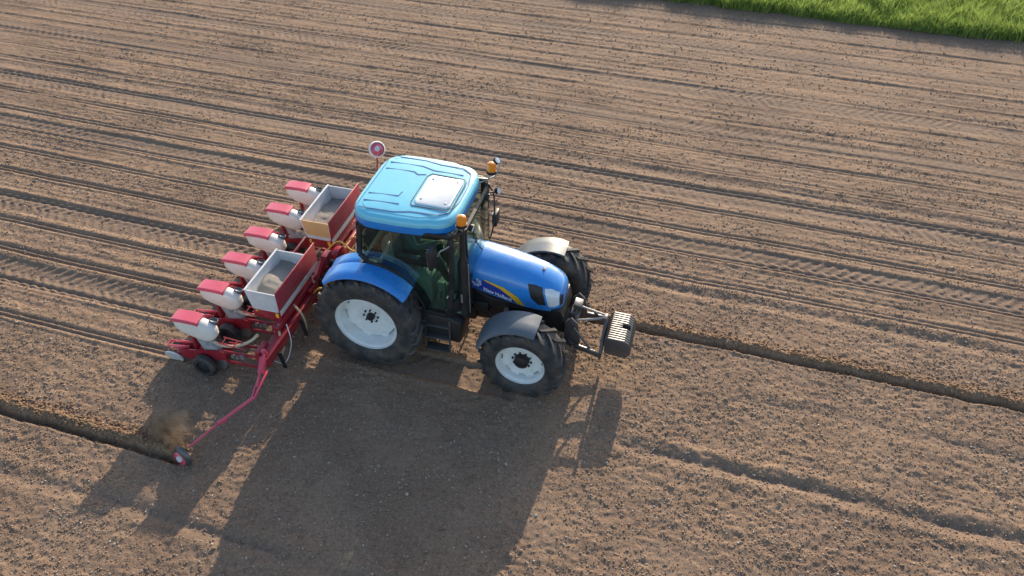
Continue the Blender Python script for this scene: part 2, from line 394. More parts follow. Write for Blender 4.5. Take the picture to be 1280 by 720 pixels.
for x, y in ((.77, .2), (.77, -.33), (1.15, .2), (1.15, -.36)): b = MB(); b.lathe([(.02, 0), (.016, .010), (0, .012)], (x, y, 2.822), (0, 0, 1), 12); b.build('hatch_fixing', 'steel', ht)
b = MB(); o = [(.685, -.50), (.65, -.43), (.65, .26), (.70, .345), (1.21, .325), (1.265, .25), (1.265, -.43), (1.22, -.50)]
for a, c in zip(o, o[1:]+o[:1]): b.beam((*a, 2.806), (*c, 2.806), .012, .008)
b.build('hatch_seal', 'black', roof, smooth=0)

# lamps, beacons, mirrors, exhaust
def beacon(x, y, z):
    b = MB(); b.lathe([(.08, 0), (.08, .04), (.07, .045)], (x, y, z), (0, 0, 1), 20); b.lathe([(.0, 0), (.08, .0)], (x, y, z), (0, 0, 1), 20)
    st = b.build('beacon', 'black', T)
    b = MB(); b.lathe([(.070, .04), (.072, .13), (.062, .165), (.04, .18), (0, .185)], (x, y, z), (0, 0, 1), 20); b.build('beacon_lens', 'orange', st); return st
beacon(1.50, -.70, 2.735); beacon(1.50, .76, 2.70)
b = MB(); b.tube([(1.38, -.62, 2.66), (1.50, -.70, 2.66), (1.50, -.70, 2.735)], .015); b.build('beacon_arm', 'steel', T); b = MB(); b.tube([(1.30, .62, 2.66), (1.45, .72, 2.60), (1.50, .76, 2.70)], .016)
b.tube([(1.36, .6, 2.60), (1.54, .84, 2.60), (1.58, .93, 2.74), (1.56, .98, 2.80)], .014); b.build('beacon_arm', 'steel', T)
def worklight(p, d, name='work_light'):
    b = MB(); b.lathe([(.028, -.05), (.05, -.03), (.058, .02), (.055, .03)], p, d, 16); b.lathe([(.0, -.05), (.028, -.05)], p, d, 16)
    o = b.build(name, 'black', T); b = MB(); b.lathe([(.05, .028), (0, .034)], p, d, 16); b.build('lamp_lens', 'lens', o)
worklight((1.55, .86, 2.86), (.6, -.1, .5)); worklight((1.58, .80, 2.36), (1, -.2, .35)); worklight((1.54, -.40, 2.50), (1, -.1, -.2)); worklight((1.54, .40, 2.50), (1, .1, -.2))
worklight((-.16, -.55, 2.50), (-1, 0, -.2)); worklight((-.16, .55, 2.50), (-1, 0, -.2))
b = MB(); b.tube([(1.42, .60, 2.40), (1.58, .80, 2.36)], .014); b.build('lamp_arm', 'black', T)
b = MB(); b.tube(bez([(1.36, .70, 2.42), (1.40, .84, 2.40), (1.46, .98, 2.15), (1.46, .98, 1.65), (1.43, .90, 1.40), (1.40, .72, 1.28)]), .013); la = b.build('mirror_arm', 'black', T)
b = MB(); b.box(1.42, 1.50, .98, 1.20, 1.50, 1.75, .03); mm = b.build('mirror', 'black', la)
b = MB(); b.box(1.414, 1.418, 1.01, 1.17, 1.53, 1.72); b.build('mirror_glass', 'chrome', mm)
b = MB(); b.tube(bez([(1.36, -.74, 2.42), (1.30, -.86, 2.42), (1.24, -.92, 2.40), (1.20, -.94, 2.32)]), .013); la = b.build('mirror_arm', 'steel', T)
b = MB(); b.box(1.10, 1.18, -1.10, -.86, 2.14, 2.50, .04); mm = b.build('mirror', 'black', la)
b = MB(); b.box(1.094, 1.098, -1.07, -.89, 2.18, 2.46); b.build('mirror_glass', 'chrome', mm)
b = MB(); x, y = 1.455, -.60
b.tube([(x, y, .92), (x, y, .96), (x, y, 1.02), (x, y, 1.98), (x+.0, y, 2.12), (x+.005, y, 2.60)], [.05, .075, .085, .085, .046, .044], 18)
b.tube([(x+.005, y, 2.58), (x, y-.01, 2.66), (x-.02, y-.03, 2.72)], [.046, .046, .046], 16); ex = b.build('exhaust_pipe', 'black', T)
b = MB(); b.tube([(x+.088, y-.03, 1.05), (x+.088, y-.03, 2.0)], .008); b.box(x-.03, x+.0, y-.094, y-.088, 1.28, 1.45); b.build('heat_shield_trim', 'steel', ex)

# cab interior
b = MB(); b.box(.28, .76, -.25, .25, 1.42, 1.55, .05); b.box(.16, .34, -.24, .24, 1.5, 2.12, .06); b.box(.14, .3, -.13, .13, 2.12, 2.30, .04); b.box(.3, .66, -.34, -.27, 1.65, 1.71, .02); b.box(.3, .66, .27, .34, 1.65, 1.71, .02); b.box(.35, .65, -.2, .2, 1.1, 1.42, .04)
b.build('seat', 'seat', T)
b = MB(); b.box(1.12, 1.42, -.26, .26, 1.06, 1.70, .05); b.beam((1.28, 0, 1.60), (1.14, 0, 1.84), .08, .08, .02); b.box(.15, .95, -.62, -.36, 1.06, 1.60, .05); b.box(1.02, 1.14, -.60, -.52, 1.06, 1.5, .02)  # dash box deepened rearward to block sun streaks through the side windows
b.build('console', 'interior', T)
b = MB(); ctr = Vector((1.12, 0, 1.87)); ax = Vector((-.5, 0, .87)).normalized(); u = Vector((0, 1, 0)); w = ax.cross(u)
b.tube([ctr+(u*math.cos(t)+w*math.sin(t))*.20 for t in np.linspace(0, 2*PI, 29)], .014, 8, False)
for t in (.5, 2.6, 4.7): b.beam(ctr, ctr+(u*math.cos(t)+w*math.sin(t))*.20, .025, .012)
b.build('steering_wheel', 'black', T)
b = MB()
for x, y, h in ((.72, -.42, .16), (.80, -.48, .14), (.62, -.5, .1), (.9, -.45, .12)): b.tube([(x, y, 1.58), (x+.02, y, 1.60+h)], .008); b.lathe([(0, -.02), (.018, -.01), (.018, .012), (0, .022)], (x+.02, y, 1.61+h), (0, 0, 1), 10)
b.build('control_lever', 'black', T)
for q in ((1.06, 1.12, -.56, -.38, 1.077, 1.10), (1.18, 1.24, -.42, -.34, 1.077, 1.12), (.84, .90, -.60, -.40, 1.077, 1.085)): b = MB(); b.box(*q, .003); b.build('pedal', 'galv', T)

# front linkage
b = MB()
for s in (-1, 1):
    b.prism([(2.96, .50), (3.16, .42), (3.22, .55), (3.16, .92), (3.06, 1.02), (2.96, .90)], s*.30-.018, s*.30+.018, 'xz', .006)
    b.beam((3.14, s*.38, .52), (3.56, s*.42, .46), .05, .085, .012)
    b.beam((3.0, s*.30, .55), (3.12, s*.38, .52), .06, .1, .01)
    b.tube([(3.10, s*.33, .86), (3.40, s*.38, .5)], .02)
b.box(3.02, 3.12, -.32, .32, .60, .78, .01); b.box(3.0, 3.08, -.10, .12, .78, .93, .01)
fl = b.build('front_linkage', 'iron', T)
b = MB(); b.tube([(3.10, .10, .93), (3.56, .06, .86)], .018); b.tube([(3.10, -.10, .80), (3.36, -.03, .82), (3.56, .02, .86)], .018); b.build('top_link', 'steel', fl)
b = MB(); b.prism([(3.02, .97), (3.16, .96), (3.16, 1.02), (3.03, 1.04)], -.02, .16, 'xz', .006); b.build('linkage_plate', 'iron', fl)

# ------------------------------------------------------------------ FRONT WEIGHT
WT = empty('front_weight', (3.8, 0, 0)); tag(WT, 'ribbed dark iron weight block carried on the front linkage of the tractor', 'weight block')
prof = [(-.19, .42), (-.21, .70), (-.16, .745), (.10, .735), (.17, .69), (.21, .60), (.21, .50), (.17, .42), (.05, .385)]
for k in range(13):
    y = -.30+.6*k/12; b = MB(); pf = prof if k not in (6, 7) else [(-.19, .42), (-.21, .70), (-.16, .745), (.02, .74), (.03, .66), (.13, .66), (.145, .708), (.17, .69), (.21, .60), (.21, .50), (.17, .42), (.05, .385)]
    b.prism(pf, y-.019, y+.019, 'xz', .006); b.build('weight_slab', 'iron', WT)
b = MB(); b.prism([(-.25, .36), (-.25, .84), (-.285, .90), (-.23, .90), (-.215, .80), (-.215, .36)], -.06, .06, 'xz', .004)
b.prism([(-.43, .36), (.43, .36), (.43, .50), (.28, .66), (.06, .88), (-.06, .88), (-.28, .66), (-.43, .50)], -.265, -.225, 'yz', .006)
for s in (-1, 1): b.beam((-.245, s*.46, .46), (-.245, s*.36, .46), .05, .05)
b.tube([(.0, -.325, .56), (.0, .325, .56)], .016); b.build('carrier_frame', 'iron', WT)

# ------------------------------------------------------------------ DRIVER
def person():
    me = bpy.data.meshes.new('person'); P = [((.42, 0, 1.60), .15), ((.40, 0, 1.80), .155), ((.42, 0, 2.00), .17), ((.43, 0, 2.13), .09), ((.45, 0, 2.20), .055), ((.47, 0, 2.30), .095), ((.47, 0, 2.40), .08),
        ((.44, -.20, 2.05), .07), ((.58, -.26, 1.83), .052), ((.86, -.16, 1.90), .040), ((.96, -.14, 1.95), .032),
        ((.44, .20, 2.05), .07), ((.58, .26, 1.83), .052), ((.86, .16, 1.90), .040), ((.96, .14, 1.95), .032),
        ((.45, -.10, 1.60), .11), ((.86, -.14, 1.62), .08), ((1.02, -.13, 1.20), .055), ((1.16, -.13, 1.12), .045),
        ((.45, .10, 1.60), .11), ((.86, .14, 1.62), .08), ((1.02, .13, 1.20), .055), ((1.16, .13, 1.12), .045)]
    E = [(0, 1), (1, 2), (2, 3), (3, 4), (4, 5), (5, 6), (2, 7), (7, 8), (8, 9), (9, 10), (2, 11), (11, 12), (12, 13), (13, 14), (0, 15), (15, 16), (16, 17), (17, 18), (0, 19), (19, 20), (20, 21), (21, 22)]
    n0 = len(P)
    for s, w in ((-1, 10), (1, 14)):
        base = Vector(P[w][0])
        for j in range(5):
            a = base+Vector((.03, s*(-.035+.018*j), 0)); c = a+Vector((.045, 0, -.01-.004*j)); d = c+Vector((.01, -s*.005, -.03))
            i = len(P); P += [(tuple(a), .011), (tuple(c), .009), (tuple(d), .007)]; E += [(w, i), (i, i+1), (i+1, i+2)]
    me.from_pydata([p[0] for p in P], E, []); o = bpy.data.objects.new('person', me); COL.objects.link(o)
    sk = o.modifiers.new('Skin', 'SKIN')
    if not me.skin_vertices: 
        pass
    return o, P
def grow(P, E, name, m):
    me = bpy.data.meshes.new(name); me.from_pydata([p[0] for p in P], E, []); o = bpy.data.objects.new(name, me); COL.objects.link(o)
    bpy.context.view_layer.objects.active = o; o.select_set(True)
    o.modifiers.new('Skin', 'SKIN'); 
    for i, p in enumerate(P): me.skin_vertices[0].data[i].radius = (p[1], p[1])
    me.skin_vertices[0].data[0].use_root = True
    sd = o.modifiers.new('Sub', 'SUBSURF'); sd.levels = sd.render_levels = 2
    dg = bpy.context.evaluated_depsgraph_get(); nm = bpy.data.meshes.new_from_object(o.evaluated_get(dg)); o.modifiers.clear(); o.data = nm
    for p in nm.polygons: p.use_smooth = True
    nm.materials.clear(); 
    return o
o, P = person(); E_ = [tuple(e.vertices) for e in o.data.edges]; bpy.data.objects.remove(o)
man = grow(P, E_, 'person', 'skin')
for k in ('skin', 'shirt', 'trouser', 'hair'): man.data.materials.append(M[k])
for p in man.data.polygons:
    c = p.center
    p.material_index = 0
    if c.z < 2.13 and c.x < .90: p.material_index = 1
    if c.z < 1.70: p.material_index = 2
    if c.z > 2.335 or (c.z > 2.25 and c.x < .43): p.material_index = 3
tag(man, 'person in a teal jacket sitting in the tractor cab holding the steering wheel', 'person')

# ------------------------------------------------------------------ PLANTER
PL = empty('seed_planter', (-1.3, 0, 0)); tag(PL, 'red six row seed planter with white hoppers mounted behind the tractor', 'seed planter')
PX = 1.3   # planter children use local x = world x + PX
def W(x, y, z): return (x+PX, y, z)
b = MB(); b.box(-1.42+PX, -1.24+PX, -2.02, 2.02, .46, .64, .012); b.box(-1.42+PX, -1.30+PX, -1.5, 1.8, .72, .80, .008)
for y in (-1.45, -.9, -.3, .3, .75, 1.3, 1.85): b.beam(W(-1.36, y, .62), W(-1.36, y, .80), .06, .08, .006)
for s in (-1, 1):
    b.beam(W(-1.26, s*.42, .46), W(-1.16, s*.42, .30), .04, .12, .006); b.beam(W(-1.28, s*.42, .55), W(-1.15, s*.06, 1.10), .06, .07, .008)
    b.beam(W(-1.15, s*.42, .5), W(-1.15, s*.38, .72), .05, .07, .006)
b.box(-1.20+PX, -1.10+PX, -.10, .10, .96, 1.16, .01)
b.beam(W(-1.28, -.5, .70), W(-1.28, .5, .70), .06, .06, .006)
b.beam(W(-1.80, -1.3, .86), W(-1.36, -1.3, .78), .05, .10, .006); b.beam(W(-1.80, -.15, .86), W(-1.36, -.15, .78), .05, .10, .006)
b.beam(W(-1.80, .6, .86), W(-1.36, .6, .78), .05, .10, .006); b.beam(W(-1.80, 1.6, .86), W(-1.36, 1.6, .78), .05, .10, .006)
b.beam(W(-1.85, -.2, .90), W(-1.85, .6, .90), .04, .05, .005)
b.build('toolbar_frame', 'red', PL)
# vacuum fan and gearbox behind the headstock
b = MB(); b.lathe([(0, 0), (.19, 0), (.20, .03), (.20, .11), (.12, .14), (0, .14)], W(-1.16, .30, .84), (1, 0, 0), 24); b.box(-1.30+PX, -1.12+PX, .02, .18, .62, .84, .02); b.build('fan_housing', 'red', PL)
b = MB(); b.lathe([(.07, -.1), (.07, .1)], W(-1.02, .12, .82), (1, 0, 0), 14); b.box(-1.20+PX, -1.04+PX, .04, .16, .70, .94, .02); b.build('pump', 'dark', PL); b = MB(); b.box(-1.22+PX, -.98+PX, -.30, -.12, .66, .84, .02); b.build('gearbox', 'dark', PL)
hoses = [((-1.35, .2, .9), (-1.1, .35, 1.15), (-.8, .25, 1.1), (-.5, .15, 1.15)), ((-1.3, -.05, .8), (-1.0, -.25, 1.0), (-.8, -.3, .95), (-.5, -.1, 1.1)), ((-1.25, .5, .75), (-1.0, .7, 1.0), (-.75, .6, 1.0), (-.45, .2, 1.18)),
         ((-1.2, -.5, .7), (-1.0, -.62, .95), (-.8, -.45, .85), (-.5, -.2, 1.05))]
for i, h in enumerate(hoses): MB().tube(bez([W(*p) for p in h]), .013, 8).build('hydraulic_hose', 'hosey' if i in (0, 2, 3) else 'black', PL)

def fert_box(y0, y1, yp0, yp1, endmat):
    x0, x1, z0, z1, t = -1.86, -1.36, .965, 1.30, .018; bt = .07
    b = MB()  # hopper shell with sloping rear wall
    def wall(a, c): b.prism(a, c[0], c[1], 'xz')
    b.prism([(x0+PX, z1), (x0+PX-t, z1), (x0+bt+PX-t, z0), (x0+bt+PX, z0)], y0, y1, 'xz'); b.prism([(x1+PX, z1), (x1+PX+t, z1), (x1-.0+PX+t, z0), (x1-.0+PX, z0)], y0, y1, 'xz')
    sidep = [(x0+PX, z1), (x1+PX, z1), (x1+PX, z0), (x0+bt+PX, z0)]
    b.prism(sidep, y1-t, y1, 'xz'); b.prism([(x0+bt+PX, z0), (x1+PX, z0), (x1+PX, z0+t), (x0+bt+PX, z0+t)], y0+t, y1-t, 'xz')
    b.box(x0+PX-.02, x0+PX+.012, y0-.01, y1+.01, z1, z1+.012)
    h = b.build('fertiliser_hopper', 'galv', PL, smooth=0)
    b = MB(); b.prism([(x0+PX, z1), (x1+PX, z1), (x1+PX, z0+.05), (x0+bt*.88+PX, z0+.05)], y0, y0+t, 'xz'); b.build('end_wall', endmat, h, smooth=0)
    b = MB(); b.prism([(x0+bt*.88+PX, z0+.048), (x1+PX, z0+.048), (x1+PX, z0-.02), (x0+bt+PX, z0-.02)], y0-.004, y0+t, 'xz'); b.build('end_strip', 'galv', h, smooth=0)
    b = MB(); b.box(x1+PX+t+.002, x1+PX+t+.022, yp0, yp1, z0+.0, z1+.06, .004); b.build('front_board', 'board', h)
    b = MB(); b.box(x1+PX+t+.024, x1+PX+t+.032, yp0+.01, yp1-.01, z0-.06, z0+.03, .0); b.build('bottom_trim', 'galv', h, smooth=0)
    b = MB(); b.box(x0+bt+PX-.02, x1+PX+t+.02, y0+.0, y1, z0-.19, z0-.022, .01); u_ = b.build('metering_trough', 'red', h)
    b = MB(); b.box(x0+bt+PX+.03, x0+bt+PX+.07, y0-.004, y0-.001, z0-.12, z0-.04); b.build('warning_sticker', 'label', h, smooth=0); b = MB(); b.box(x1+PX-.06, x1+PX-.01, y0-.004, y0-.001, z0-.13, z0-.04); b.build('warning_sticker', 'label', h, smooth=0)
    return x0, x1, z0
fert_box(-1.32, -.28, -1.34, -.02, 'galv'); fert_box(.56, 1.66, .54, 1.80, 'tan')

def noise2(x, y, seed):
    xi = np.floor(x).astype(np.int64); yi = np.floor(y).astype(np.int64); fx = x-xi; fy = y-yi
    fx = fx*fx*(3-2*fx); fy = fy*fy*(3-2*fy)
    def h(a, b):
        n = (a*374761393+b*668265263+seed*1274126177) & 0xffffffff; n = ((n ^ (n >> 13))*1274126177) & 0xffffffff
        return ((n ^ (n >> 16)) & 0xffff)/65535.
    return (h(xi, yi)*(1-fx)+h(xi+1, yi)*fx)*(1-fy)+(h(xi, yi+1)*(1-fx)+h(xi+1, yi+1)*fx)*fy
def gran_mat():
    m, N, L = nt('fertiliser granules'); out = N.new('ShaderNodeOutputMaterial'); b = N.new('ShaderNodeBsdfPrincipled'); L.new(b.outputs[0], out.inputs[0])
    tc = N.new('ShaderNodeTexCoord'); v = N.new('ShaderNodeTexVoronoi'); v.inputs['Scale'].default_value = 140; L.new(tc.outputs['Object'], v.inputs['Vector'])
    cr = N.new('ShaderNodeValToRGB'); cr.color_ramp.elements[0].color = (.48, .44, .38, 1); cr.color_ramp.elements[1].color = (.20, .18, .16, 1); L.new(v.outputs['Distance'], cr.inputs[0]); L.new(cr.outputs[0], b.inputs['Base Color'])
    b.inputs['Roughness'].default_value = .8; bp = N.new('ShaderNodeBump'); bp.inputs['Distance'].default_value = .008; bp.invert = True; L.new(v.outputs['Distance'], bp.inputs['Height']); L.new(bp.outputs[0], b.inputs['Normal']); return m
M['gran'] = gran_mat()
def heap(y0, y1, zc, label, seed):
    n, k = 24, 50; x0, x1 = -1.845, -1.362; X, Y = np.meshgrid(np.linspace(x0, x1, n), np.linspace(y0+.02, y1-.02, k), indexing='ij')
    Z = zc+.07*(noise2(X*4, Y*3.3, seed)-.5)+.02*noise2(X*14, Y*14, seed+1)+.03*np.cos((Y-y0)*7+seed)
    X = np.maximum(X, x0+(1.30-Z)*.07/.42)
    V = np.stack([X, Y, Z], -1).reshape(-1, 3); me = bpy.data.meshes.new('fertiliser')
    F = [(i*k+j, (i+1)*k+j, (i+1)*k+j+1, i*k+j+1) for i in range(n-1) for j in range(k-1)]
    # closed skirt and floor so that it is a solid heap
    nb = len(V); ring = [i*k for i in range(n)]+[(n-1)*k+j for j in range(1, k)]+[i*k+k-1 for i in range(n-2, -1, -1)]+[j for j in range(k-2, 0, -1)]
    low = [(V[q][0] if V[q][0] > -1.7 else -1.78, V[q][1], .90) for q in ring]
    V = [tuple(v) for v in V]+low; m_ = len(ring)
    F += [(ring[(a+1) % m_], ring[a], nb+a, nb+(a+1) % m_) for a in range(m_)]+[tuple(nb+a for a in range(m_))]
    me.from_pydata(V, [], F); me.materials.append(M['gran'])
    for p in me.polygons: p.use_smooth = True
    o = bpy.data.objects.new('fertiliser', me); COL.objects.link(o); tag(o, label, 'fertiliser', kind='stuff'); return o
heap(-1.32, -.28, 1.10, 'grey fertiliser granules filling the nearer hopper with the pale end wall', 3)
heap(.56, 1.66, 1.08, 'grey fertiliser granules filling the farther hopper with the tan end wall', 8)

# row unit (local origin: ground under hopper centre)
def row_unit():
    b = MB()   # red frame of the unit
    for s in (-1, 1):
        b.prism([(-.50, .20), (-.46, .34), (-.05, .42), (.30, .50), (.42, .48), (.42, .34), (.1, .22), (-.2, .16)], s*.085-.008, s*.085+.008, 'xz')
        for z in (.34, .56): b.beam((.40, s*.09, z-.04), (1.06, s*.10, z), .02, .05, .003)
    b.box(-.10, .40, -.09, .09, .30, .40, .01); b.box(1.0, 1.08, -.14, .14, .36, .70, .01); b.box(-.16, -.11, -.05, .05, .30, .72, .01)
    
    for s in (-1, 1): b.beam((.35, s*.07, .66), (.80, s*.07, .62), .014, .014)
    b.beam((.40, -.07, .66), (.40, .07, .66), .014, .014); b.beam((.60, -.07, .645), (.60, .07, .645), .014, .014)
    b.tube([(-.28, 0, .34), (-.62, 0, .22)], .03, 8)
    u = b.build('row_unit', 'red', None)
    # white plastic hopper: lofted side profile
    b = MB(); HS = .035; st = [(-.36, .80, .97, .085), (-.33, .74, 1.0, .10), (-.22, .68, 1.005, .108), (-.05, .63, 1.0, .11), (.08, .60, .985, .11), (.15, .60, .96, .108), (.22, .63, .93, .100), (.275, .68, .88, .082), (.305, .73, .83, .05)]
    rings = []
    for x, zb, zt, w in st:
        r = []
        for i in range(20):
            a = 2*PI*i/20; c, s_ = math.cos(a), math.sin(a); n = 3.4
            r.append((x, w*math.copysign(abs(c)**(2/n), c), HS+(zb+zt)/2+(zt-zb)/2*math.copysign(abs(s_)**(2/n), s_)))
        rings.append(r)
    b.loft(rings); hp = b.build('seed_hopper', 'hopper', u, smooth=50); hp.location.x = .015
    b = MB(); rr = []
    for x, z, w in ((-.385, .985, .112), (-.375, 1.035, .118), (-.33, 1.056, .120), (-.10, 1.062, .120), (.05, 1.055, .120), (.075, 1.04, .118)):
        rr.append([(x, -w, z-.055), (x, -w+.003, z-.008), (x, -w+.014, z), (x, w-.014, z), (x, w-.003, z-.008), (x, w, z-.055), (x, w-.008, z-.055), (x, w-.03, z-.014), (x, -w+.03, z-.014), (x, -w+.008, z-.055)])
    b.loft(rr); b.prism([(-.112, .985), (.112, .985), (.105, 1.035), (-.105, 1.035)], .066, .078, 'yz'); b.build('lid', 'lid', hp, smooth=30)
    b = MB(); b.lathe([(.062, 0), (.066, .05), (.058, .055), (.052, .03), (0, .02)], (.22, .085, .925), (.25, .25, 1), 18); b.build('filler_collar', 'grey', hp)
    b = MB(); b.loft([[(x0+.10*c*k, .075*s_*k, z) for c, s_ in [(math.cos(2*PI*i/16), math.sin(2*PI*i/16)) for i in range(16)]] for x0, k, z in ((-.02, .95, .70), (.0, .80, .60), (.03, .75, .50), (.08, .75, .40))]); b.lathe([(0, -.06), (.13, -.06), (.135, -.03), (.135, .03), (.12, .05), (0, .05)], (.16, -.0, .42), (0, 1, 0), 24)
    b.build('seed_meter', 'meter', u)
    for s in (-1, 1):
        b = MB(); b.lathe([(.12, -.06), (.17, -.062), (.195, -.04), (.20, 0), (.195, .04), (.17, .062), (.12, .06)], (.05, s*.18, .195), (0, 1, 0), 32, close=True)
        b.lathe([(.12, -.0), (0, .005)], (.05, s*.18, .195), (0, 1, 0), 20); b.build('gauge_wheel', 'rubber', u)
        b = MB(); b.lathe([(.0, -.02), (.05, -.02), (.13, -.008), (.15, -.014), (.155, 0), (.15, .014), (.13, .008), (.05, .02), (0, .02)], (-.56, s*.10, .16), (0, 1, -s*.35), 28); b.build('press_wheel', 'galv' if s < 0 else 'rubber', u)
        b = MB(); b.lathe([(0, -.006), (.18, -.003), (.185, 0), (.18, .003), (0, .006)], (.16, s*.025, .165), (0, 1, s*.06), 32); b.build('opener_disc', 'steel', u)
    b = MB(); b.beam((-.30, -.055, .40), (-.66, -.055, .34), .012, .04); b.beam((-.30, .055, .40), (-.66, .055, .34), .012, .04); b.beam((-.66, -.055, .34), (-.66, .055, .34), .012, .03); b.build('lever_arm', 'lid', u)
    b = MB(); b.tube([(.62, -.10, .47), (.80, -.10, .50)], .012); b.lathe([(0, -.03), (.03, -.03), (.03, .03), (0, .03)], (.66, -.11, .48), (0, 1, 0), 12); b.lathe([(0, -.02), (.045, -.02), (.045, .02), (0, .02)], (.74, -.11, .50), (0, 1, 0), 12); b.box(.55, .60, -.13, -.09, .44, .50, .004)
    b.build('chain_drive', 'steel', u)
    b = MB(); b.tube(bez([(.20, .0, .58), (.38, -.01, .55), (.62, .03, .58), (.82, .10, .68), (.92, .16, .78)]), .024, 10); b.build('vacuum_hose', 'hose', u)
    return u
RU = row_unit(); RS = .7406
for i in range(6):
    u = RU if i == 0 else copy_tree(RU)
    u.parent = PL; u.location = (-2.47+PX, (i-2.5)*RS, 0)
MB().tube(bez([W(-1.34, -1.42, .80), W(-1.31, -1.50, .62), W(-1.28, -1.52, .40), W(-1.36, -1.55, .18)]), .018).build('fertiliser_hose', 'hose', PL)
MB().tube(bez([W(-1.32, -.95, .80), W(-1.20, -.95, .60), W(-1.18, -.95, .36), W(-1.22, -.97, .15)]), .018).build('fertiliser_hose', 'hose', PL)
MB().tube(bez([W(-1.32, -.3, .80), W(-1.20, -.3, .55), W(-1.22, -.32, .15)]), .018).build('fertiliser_hose', 'hose', PL)
MB().tube(bez([W(-1.25, -1.35, .76), W(-1.14, -1.5, .5), W(-1.2, -1.7, .25), W(-1.3, -1.9, .55)]), .007, 6).build('cable', 'galv', PL)
# fertiliser coulters along the bar
for i in range(6):
    b = MB(); y = (i-2.5)*RS+.09; b.beam(W(-1.20, y, .55), W(-1.16, y, .22), .03, .06, .004); b.build('fertiliser_coulter', 'dark', PL)
# marker arm, lowered on the right
b = MB()
b.beam(W(-1.33, -1.98, .62), W(-1.28, -2.20, .50), .10, .10, .01)
for dx in (-.05, .05):
    b.beam(W(-1.27+dx, -2.12, .50), W(-1.22+dx*.4, -2.60, .40), .028, .035, .004)
b.beam(W(-1.28, -2.02, .74), W(-1.24, -2.42, .46), .03, .04, .004); b.beam(W(-1.30, -1.95, .66), W(-1.30, -2.0, .80), .05, .06, .004); b.beam(W(-1.40, -2.0, .58), W(-1.22, -2.4, .44), .02, .02)
b.tube([W(-1.22, -2.58, .40), W(-1.50, -3.12, .35)], .026, 10); b.tube([W(-1.47, -3.06, .355), W(-1.74, -3.56, .26)], .016, 10); b.lathe([(.032, -.03), (.032, .03)], W(-1.49, -3.10, .352), (-.45, -.88, -.1), 12)
b.beam(W(-1.44, -3.0, .30), W(-1.54, -3.14, .32), .012, .05)
ma = b.build('marker_arm', 'lid', PL)
def disc(c, ax, name, par, big=False):
    q = .80 if big else 1.
    b = MB(); b.lathe([(r_*q, a_) for r_, a_ in [(0, .035), (.06, .032), (.12, .012), (.17, -.018), (.172, -.022), (.165, -.022), (.12, .004), (.06, .024), (0, .027)]], c, ax, 32); d = b.build(name, 'iron', par)
    b = MB(); c2 = Vector(c)+Vector((-.025, 0, -.03))
    if big: b.lathe([(.122, .002), (.105, .016), (.045, .044), (.04, .050)], c, ax, 28)
    else: b.lathe([(.115, .022), (.10, .034), (.062, .046), (.058, .050)], c2, ax, 28)
    b.build('disc_guard', 'lid', d); b = MB(); b.lathe([(.05, .03), (.045, .06), (0, .064)], c, ax, 18); b.build('disc_hub', 'galv', d); return d
disc(W(-1.82, -3.66, .13), (-.20, -.95, .20), 'marker_disc', ma)
# marker arm, folded up on the left
b = MB(); b.beam(W(-1.33, 1.98, .62), W(-1.25, 2.14, .60), .08, .09, .01); b.beam(W(-1.25, 2.12, .55), W(-1.16, 2.18, 1.18), .035, .06, .004); b.tube([W(-1.16, 2.18, 1.10), W(-1.08, 2.20, 1.78)], .014); mb = b.build('marker_arm', 'red', PL)
d2 = disc(W(-1.07, 2.18, 1.87), (.50, -.62, .60), 'marker_disc', mb, True)
b = MB(); b.lathe([(.122, .006), (.135, .006), (.150, -.03), (.145, -.08), (.11, -.085)], W(-1.06, 2.18, 1.87), (.50, -.62, .60), 28); b.build('depth_ring', 'white', d2)

